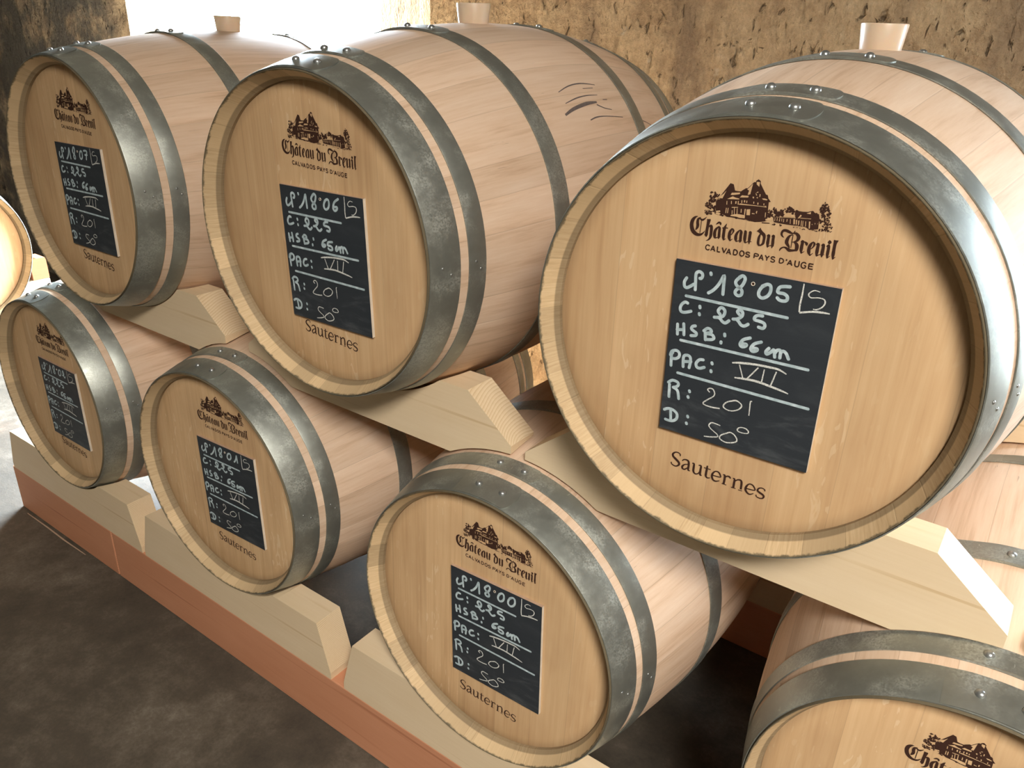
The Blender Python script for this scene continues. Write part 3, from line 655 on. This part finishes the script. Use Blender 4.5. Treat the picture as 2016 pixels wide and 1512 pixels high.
def on_hoop(o, y, deg, lift_=0.0):
    """place a small piece on the hoop surface, its z axis along the outward normal"""
    t = math.radians(deg)
    sl = math.atan2(rad(y+.002)-rad(y-.002), .004)
    r_ = rad(y) + lift_
    n = Vector((math.sin(t)*math.cos(sl), -math.sin(sl), math.cos(t)*math.cos(sl)))
    o.location = (r_*math.sin(t), y, r_*math.cos(t))
    o.rotation_mode = 'QUATERNION'
    o.rotation_quaternion = n.to_track_quat('Z', 'Y')

def smooth_by_angle(o, deg=30):
    me = o.data
    bm = bmesh.new(); bm.from_mesh(me)
    for e_ in bm.edges: e_.smooth = len(e_.link_faces) == 2 and e_.calc_face_angle(0) < math.radians(deg)
    for f in bm.faces: f.smooth = True
    bm.to_mesh(me); bm.free()
    return o

# bands: (y0, y1), rivet line
BANDS = [(0.0035, 0.0605), (0.0775, 0.1125), (0.2815, 0.3235)]
BANDS += [(L-b, L-a) for a, b in BANDS]
SHARED = {}
def share(key, build, mats, smooth=None):
    """first call builds the mesh, later calls reuse it; returns an unlinked object"""
    if key not in SHARED:
        o = obj('tmp', build(), mats)
        if smooth: smooth_by_angle(o, smooth)
        SHARED[key] = o.data
        D.objects.remove(o)
        SHARED[key].name = key
    return SHARED[key]
def inst(name, me, parent, loc=(0,0,0), rot=(0,0,0)):
    o = D.objects.new(name, me); C.objects.link(o)
    o.parent = parent; o.location = loc; o.rotation_euler = rot
    return o

def bung_mesh():
    bm = bmesh.new()
    prof = [(0.0, -0.02), (0.0285, -0.02), (0.0300, 0.0), (0.0338, 0.0335), (0.0330, 0.0352), (0.0300, 0.0356), (0.0, 0.0356)]
    rows = []
    for r_, z in prof:
        rr_ = max(r_, 1e-4)
        rows.append([bm.verts.new((rr_*math.cos(2*PI*i/40), rr_*math.sin(2*PI*i/40), z)) for i in range(40)])
    for a, b in zip(rows[:-1], rows[1:]):
        for i in range(40): bm.faces.new([a[i], a[(i+1)%40], b[(i+1)%40], b[i]])
    bm.faces.new(list(reversed(rows[0]))); bm.faces.new(rows[-1])
    return bm

BW, BH, BT = 0.2066, 0.2442, 0.0060
def board_mesh():
    bm = bmesh.new()
    x, z = BW/2, BH/2
    v = box(bm, -x, x, 0, BT, -z, z, 1)
    for f in bm.faces:
        c = f.calc_center_median()
        if c.y < 1e-5: f.material_index = 0
        elif c.x > x-1e-4: f.material_index = 2
    return bm

def screw_mesh():
    bm = bmesh.new()
    rows = []
    for r_, y in ((0.0026, 0.0), (0.0026, -0.0006), (0.0021, -0.0009), (0.0017, -0.0004)):
        rows.append([bm.verts.new((r_*math.cos(2*PI*i/16), y, r_*math.sin(2*PI*i/16))) for i in range(16)])
    for a, b in zip(rows[:-1], rows[1:]):
        for i in range(16): bm.faces.new([a[i], a[(i+1)%16], b[(i+1)%16], b[i]])
    bm.faces.new(rows[-1]).material_index = 1
    bmesh.ops.recalc_face_normals(bm, faces=bm.faces)
    return bm

def scuff_mesh(marks):
    bm = bmesh.new()
    for st_ in marks:
        p = [(a, b, c*0.72) for a, b, c in smooth_line(tri(st_, 1.0), 5)]
        rows = []
        for i, (y, t, q) in enumerate(p):
            a, b = p[max(0, i-1)], p[min(len(p)-1, i+1)]
            dy, dt = b[0]-a[0], (b[1]-a[1])*0.34
            m_ = math.hypot(dy, dt) or 1
            ny, nt = -dt/m_, dy/m_
            row = []
            for sg in (-1, 1):
                yy, tt = y+ny*sg*q/2, t+nt*sg*q/2/0.34
                r_ = rad(yy)+0.0004
                row.append(bm.verts.new((r_*math.sin(tt), yy, r_*math.cos(tt))))
            rows.append(row)
        for a, b in zip(rows[:-1], rows[1:]): bm.faces.new([a[0], a[1], b[1], b[0]])
    bmesh.ops.recalc_face_normals(bm, faces=bm.faces)
    for f in bm.faces:
        c = f.calc_center_median()
        if f.normal.dot(Vector((c.x, 0, c.z))) < 0: f.normal_flip()
    return bm

def build_barrel(spec):
    n = spec['num']
    t = thing('oak_barrel', spec['label'], 'barrel', 'wine barrels stacked in two rows' if n else None)
    t.location = spec['pos']
    t.rotation_euler = (spec.get('pitch', 0), 0, spec.get('yaw', 0))
    body = inst('staves', share('stave_body', body_mesh, M_STAVE, 28), t)
    roll = math.radians(spec.get('roll', 0))
    for bi, (a, b) in enumerate(BANDS):
        h = inst('hoop', share('hoop_band_%d' % bi, lambda: hoop_mesh(a, b), M_HOOP, 30), t, rot=(0, roll, 0))
        y = (a+b)/2
        for dg in (-5.0, 4.8):
            on_hoop(inst('rivet', share('rivet_dome', lambda: dome_mesh(0.0066, 0.0052), M_RIVET, 60), h), y, dg, 0.0006+TH*1.9)
        if bi < 2 and not spec.get('plain'):
            for dg, dy in ((87.0, -.006), (89.5, .010)):
                on_hoop(inst('nail', share('nail_dome', lambda: dome_mesh(0.0026, 0.0014), M_RIVET, 60), h), y+dy*(b-a)/.057, dg, 0.0005+TH)
    hd = inst('head', share('head_disc', lambda: head_mesh(False), M_HEAD, 30), t, rot=(0, 0, 0))
    inst('head', share('head_disc_rear', lambda: head_mesh(True), M_HEAD, 30), t, loc=(0, L, 0))
    if spec.get('bung'):
        inst('bung', share('bung_cone', bung_mesh, M_BUNG, 40), t, loc=(0, L/2, RB))
    if n:
        ex, ez, er = spec['emb']
        y = HEAD_Y - 0.0004
        inst('engraved_emblem', share('emblem', emblem_mesh, [M_BURN, M_HEAD]), hd, (ex, y, ez), (0, -er, 0))
        inst('engraved_title', share('title', title_mesh, M_BURN), hd, (ex, y, ez), (0, -er, 0))
        inst('engraved_lettering', share('caps', caps_mesh, M_BURN), hd, (ex, y, ez), (0, -er, 0))
        wx, wz, wr_ = spec['word']
        inst('engraved_word', share('word', word_mesh, M_BURN), hd, (wx, y, wz), (0, -wr_, 0))
        bx, bz, br = spec['board']
        cb = inst('chalkboard', share('chalkboard_panel', board_mesh, [M_SLATE, M_EDGE, M_PALE]), t, (bx, HEAD_Y-BT, bz), (0, -br, 0))
        if spec.get('cm'):
            mk, ck = board_writing(n, spec['cm'])
            bm = bmesh.new()
            for s_ in mk: ribbon(bm, [(x, z, MW*(0.92 if len(s_) == 2 and abs(s_[0][0]-s_[1][0]) > .1 else 1)) for x, z in s_], cap=True)
            inst('marker_writing', obj_data('marker_writing', bm, M_MARK), cb, (0, -0.0003, 0))
            for nm, part in (('chalk_letter', ck[:3]), ('chalk_writing', ck[3:])):
                bm = bmesh.new()
                for s_ in part: ribbon(bm, s_, cap=False)
                inst(nm, obj_data(nm, bm, M_CHALK), cb, (0, -0.0006, 0))
            inst('screw', share('board_screw', screw_mesh, [M_PALE, M_BURN], 30), cb, (0.0, 0, 0.1083))
    if spec.get('scuff'):
        for part in (SCUFFS[:-1], SCUFFS[-1:]): inst('scuff_mark', obj_data('scuff_mark', scuff_mesh(part), M_SCUFF), body)
    return t

def obj_data(name, bm, mat):
    me = D.meshes.new(name); bm.normal_update(); bm.to_mesh(me); bm.free()
    me.materials.append(mat)
    return me

BARRELS = {
 '1805': dict(num='1805', cm='66', pos=(0.0, 0.0, 0.0), yaw=-.0067, pitch=.0125, board=(.0136,-.0195,.0142), emb=(.0136,-.0195,.0142), word=(.0029,-.1895,.0142), roll=0, bung=True,
   label='oak barrel numbered 1805, nearest and largest in view, in the upper row'),
 '1806': dict(num='1806', cm='65', pos=(-.7608,-.0187,.0111), yaw=.0059, pitch=.0249, board=(.020,-.0336,.013), emb=(.0127,-.0164,-.037), word=(.0105,-.1790,-.025), roll=2, bung=True, scuff=True,
   label='oak barrel numbered 1806 in the upper row with black scuffs on its side'),
 '1807': dict(num='1807', cm='66', pos=(-1.6176,.007,-.0088), yaw=-.0135, pitch=-.0157, board=(.0205,-.0294,.0159), emb=(.017,-.0143,-.031), word=(.020,-.178,-.02), roll=-2, bung=True,
   label='oak barrel numbered 1807, far left one of the upper row beside the bright doorway'),
 '1802': dict(num='1802', cm='65', pos=(-1.9493,-.0078,-.6522), yaw=-.0049, pitch=-.0055, board=(.030,-.0214,.008), emb=(.0224,-.0103,.014), word=(.0215,-.168,.0), roll=-6,
   label='oak barrel numbered 1802 at the far left end of the lower row'),
 '1801': dict(num='1801', cm='65', pos=(-1.1699,-.0104,-.6477), yaw=.0195, pitch=-.0026, board=(.0312,-.0173,.0264), emb=(.0279,-.0041,.0142), word=(.0218,-.1762,-.007), roll=-2,
   label='oak barrel numbered 1801, second from the left in the lower row'),
 '1800': dict(num='1800', cm='65', pos=(-.3804,-.0062,-.6531), yaw=-.0054, pitch=-.0146, board=(.0243,-.0222,.0376), emb=(.0152,-.0119,-.005), word=(.0095,-.1868,.009), roll=0,
   label='oak barrel numbered 1800 in the lower row, below the gap between barrels 1805 and 1806'),
 '1799': dict(num='1799', cm=None, pos=(.4083,.0071,-.657), yaw=-.005, pitch=.0046, board=(.012,-.020,.02), emb=(.0024,-.009,.014), word=(.003,-.188,.014), roll=-2,
   label='oak barrel cut off by the lower right corner of the photo, only its top showing'),
}
for k_ in BARRELS: build_barrel(BARRELS[k_])

# ------------------------------------------------------------------ cradle blocks and beams
def axis_at(spec, y):
    """centre of a barrel's cross-section in the plane at world y"""
    p = spec['pos']; d = y - p[1]
    return p[0] - math.sin(spec.get('yaw', 0))*d, p[2] + math.sin(spec.get('pitch', 0))*d, d
def outer(d):
    r_ = rad(min(max(d, 0.0), L))
    for a, b in BANDS:
        if a-.012 <= d <= b+.012: return r_ + 0.0006 + TH
    return r_
def block(label, cx, y0, y1, zb, zt, half_top, half_bot, sh, above, below, group, mat=M_PINE, name='cradle_block', gap=0.0022):
    """squared timber with sloping ends, hollowed on top to carry a barrel and notched below over the barrels it rests on"""
    xs = {cx-half_bot, cx+half_bot, cx-half_top, cx+half_top}
    n = 150
    for i in range(n+1): xs.add(cx-half_bot + 2*half_bot*i/n)
    xs = sorted(xs)
    bm = bmesh.new()
    cols = []
    for x in xs:
        a = abs(x-cx)
        top = zt if a <= half_top else zt - (zt-sh)*(a-half_top)/(half_bot-half_top)
        col, zz, thin = [], [], False
        for y in (y0, y1):
            tz, bz = top, zb
            for s_ in above:
                ax, az, d = axis_at(s_, y); r_ = outer(d)+gap
                r_ = max(r_, outer(d+.02)+gap*.5) if y == y0 else r_
                if abs(x-ax) < r_: tz = min(tz, az - math.sqrt(r_*r_-(x-ax)**2))
            for s_ in below:
                ax, az, d = axis_at(s_, y); r_ = outer(d)+gap+0.0022
                if abs(x-ax) < r_: bz = max(bz, az + math.sqrt(r_*r_-(x-ax)**2))
            thin = thin or bz > tz-0.006
            zz.append((y, bz, tz))
        if thin and (x < cx-.6*half_bot or x > cx+.6*half_bot or name == 'wedge'): continue
        for y, bz, tz in zz:
            if bz > tz-0.004: bz = tz-0.004
            col += [bm.verts.new((x-cx, y-y0, bz-zb)), bm.verts.new((x-cx, y-y0, tz-zb))]
        cols.append(col)
    for p, q in zip(cols[:-1], cols[1:]):
        bm.faces.new([p[0], q[0], q[1], p[1]]); bm.faces.new([p[3], q[3], q[2], p[2]])
        bm.faces.new([p[1], q[1], q[3], p[3]]); bm.faces.new([p[2], q[2], q[0], p[0]])
    bm.faces.new([cols[0][0], cols[0][1], cols[0][3], cols[0][2]])
    bm.faces.new([cols[-1][2], cols[-1][3], cols[-1][1], cols[-1][0]])
    bmesh.ops.recalc_face_normals(bm, faces=bm.faces)
    o = obj(name, bm, mat, loc=(cx, y0, zb))
    return tag(o, label, 'block', group)

BT_, BTOP, BB = BARRELS, -0.888, -1.036
low = [('1802', -1.968, 'pale pine cradle block under barrel 1802 at the left end of the front beam'),
       ('1801', -1.188, 'pale pine cradle block under barrel 1801 on the red front beam'),
       ('1800', -0.381, 'pale pine cradle block under barrel 1800 on the red front beam'),
       ('1799', 0.406, 'pale pine cradle block under the barrel cut off by the lower right corner')]
for num, cx, lab in low:
    block(lab, cx, 0.0, 0.072, BB, BTOP, 0.345, 0.387, BB+0.001, [BARRELS[num]], [], 'front cradle blocks of the lower row')
    block('pine cradle block under the back end of %s' % ('barrel '+num if num != '1799' else 'the barrel in the lower right corner'),
          cx, 0.885, 0.957, BB, BTOP, 0.345, 0.387, BB+0.001, [BARRELS[num]], [], 'rear cradle blocks of the lower row')
up = [('1807', -1.600, ('1802', '1801')), ('1806', -0.776, ('1801', '1800')), ('1805', 0.007, ('1800', '1799'))]
for num, cx, bl in up:
    labs = {'1807': 'pale pine cradle block under barrel 1807, resting on barrels 1802 and 1801', '1806': 'pale pine cradle block with a knot, under barrel 1806 and above barrel 1801', '1805': 'pale pine cradle block under barrel 1805, above barrels 1800 and 1799'}
    block(labs[num], cx, 0.1145, 0.187, -0.381, -0.239, 0.275, 0.381, -0.325, [BARRELS[num]], [BARRELS[b] for b in bl], 'front cradle blocks of the upper row')
    block('pine cradle block carrying the back end of barrel %s, resting on the lower row' % num, cx, 0.766, 0.838, -0.381, -0.239, 0.275, 0.381, -0.325, [BARRELS[num]], [BARRELS[b] for b in bl], 'rear cradle blocks of the upper row')
nxt = dict(pos=(0.79, 0.0, 0.0))
block('end of a pale pine cradle block at the right edge, above the cut-off barrel', 0.792, 0.1145, 0.187, -0.381, -0.239, 0.275, 0.384, -0.325, [nxt], [BARRELS['1799'], dict(pos=(1.19, 0.0, -.655))], 'front cradle blocks of the upper row')

def beam(label, x0, x1, y0, y1, z0, z1):
    bm = bmesh.new(); box(bm, 0, x1-x0, 0, y1-y0, 0, z1-z0)
    o = obj('timber_beam', bm, M_LARCH, loc=(x0, y0, z0))
    bevel_mod(o, 0.003)
    return tag(o, label, 'beam', 'red beams under the lower row')
beam('short red timber beam on the floor under barrel 1802, left of the joint', -2.362, -1.757, 0.0, 0.078, FLOOR, BB)
beam('long red timber beam on the floor under barrels 1801 and 1800, right of the joint', -1.753, 1.30, 0.0, 0.078, FLOOR, BB)
beam('dark red timber beam on the floor behind, under the back ends of the lower barrels', -2.362, 1.30, 0.885, 0.957, FLOOR, BB)

# ------------------------------------------------------------------ the barrel at the left edge, its head towards the stack
fx, fy, fz = -2.95, 0.172, -0.465
t = build_barrel(dict(num=None, pos=(fx, fy, fz), label='brightly lit oak barrel at the left edge, its plain head facing the stack', plain=True, yaw=-PI/2-PI))
t.rotation_euler = (0, 0, PI/2)
fb = dict(pos=(0.0, 0.0, fz))
def side_block(label, y0, y1, name, cx, half, zb, zt, mat):
    o = block(label, cx, y0, y1, zb, zt, half-.002, half, zt-.004, [fb], [], None, mat, name)
    o.rotation_euler = (0, 0, PI/2)
    o.location = (fx-y0, fy+cx, zb)
    return o
for y0, y1, wd in ((0.03, 0.11, 'front'), (0.845, 0.925, 'back')):
    side_block('orange timber wedge against the %s of the barrel at the left edge' % wd, y0, y1, 'wedge', 0.302, 0.037, -0.619, -0.535, M_ORANGE)
    side_block('pale sunlit pine cradle block under the %s of the barrel at the left edge' % wd, y0, y1, 'cradle_block', 0.0, 0.339, -0.80, -0.62, M_PINE)
    bm = bmesh.new(); box(bm, 0, 0.08, 0, 0.34, 0, -0.80-FLOOR)
    o = obj('timber_block', bm, M_LARCH, loc=(fx-y1, fy-0.339, FLOOR))
    bevel_mod(o, 0.003)
    tag(o, 'red timber standing on the floor under the %s of the barrel at the left edge' % wd, 'block')

# ------------------------------------------------------------------ pale wood sliver on the floor beside the short beam
bm = bmesh.new()
pts = [(-2.305, -0.012, 0.0), (-2.18, -0.011, 0.0), (-2.06, -0.013, 0.0), (-1.932, -0.011, 0.0)]
rows = []
for i, (x, y, z) in enumerate(pts):
    h, q = (0.0014, 0.0025) if 0 < i < 3 else (0.0006, 0.0012)
    rows.append([bm.verts.new((x, y+a, b)) for a, b in ((-q, 0), (-q*.6, h), (q*.6, h*.8), (q, 0))])
for p, q in zip(rows[:-1], rows[1:]):
    for i in range(4): bm.faces.new([p[i], p[(i+1)%4], q[(i+1)%4], q[i]])
bm.faces.new(rows[0]); bm.faces.new(list(reversed(rows[-1])))
bmesh.ops.recalc_face_normals(bm, faces=bm.faces)
tag(obj('wood_sliver', bm, M_EDGE, loc=(0, 0, FLOOR+0.0003)), 'thin pale wood sliver lying on the dark floor beside the short red beam', 'splinter')
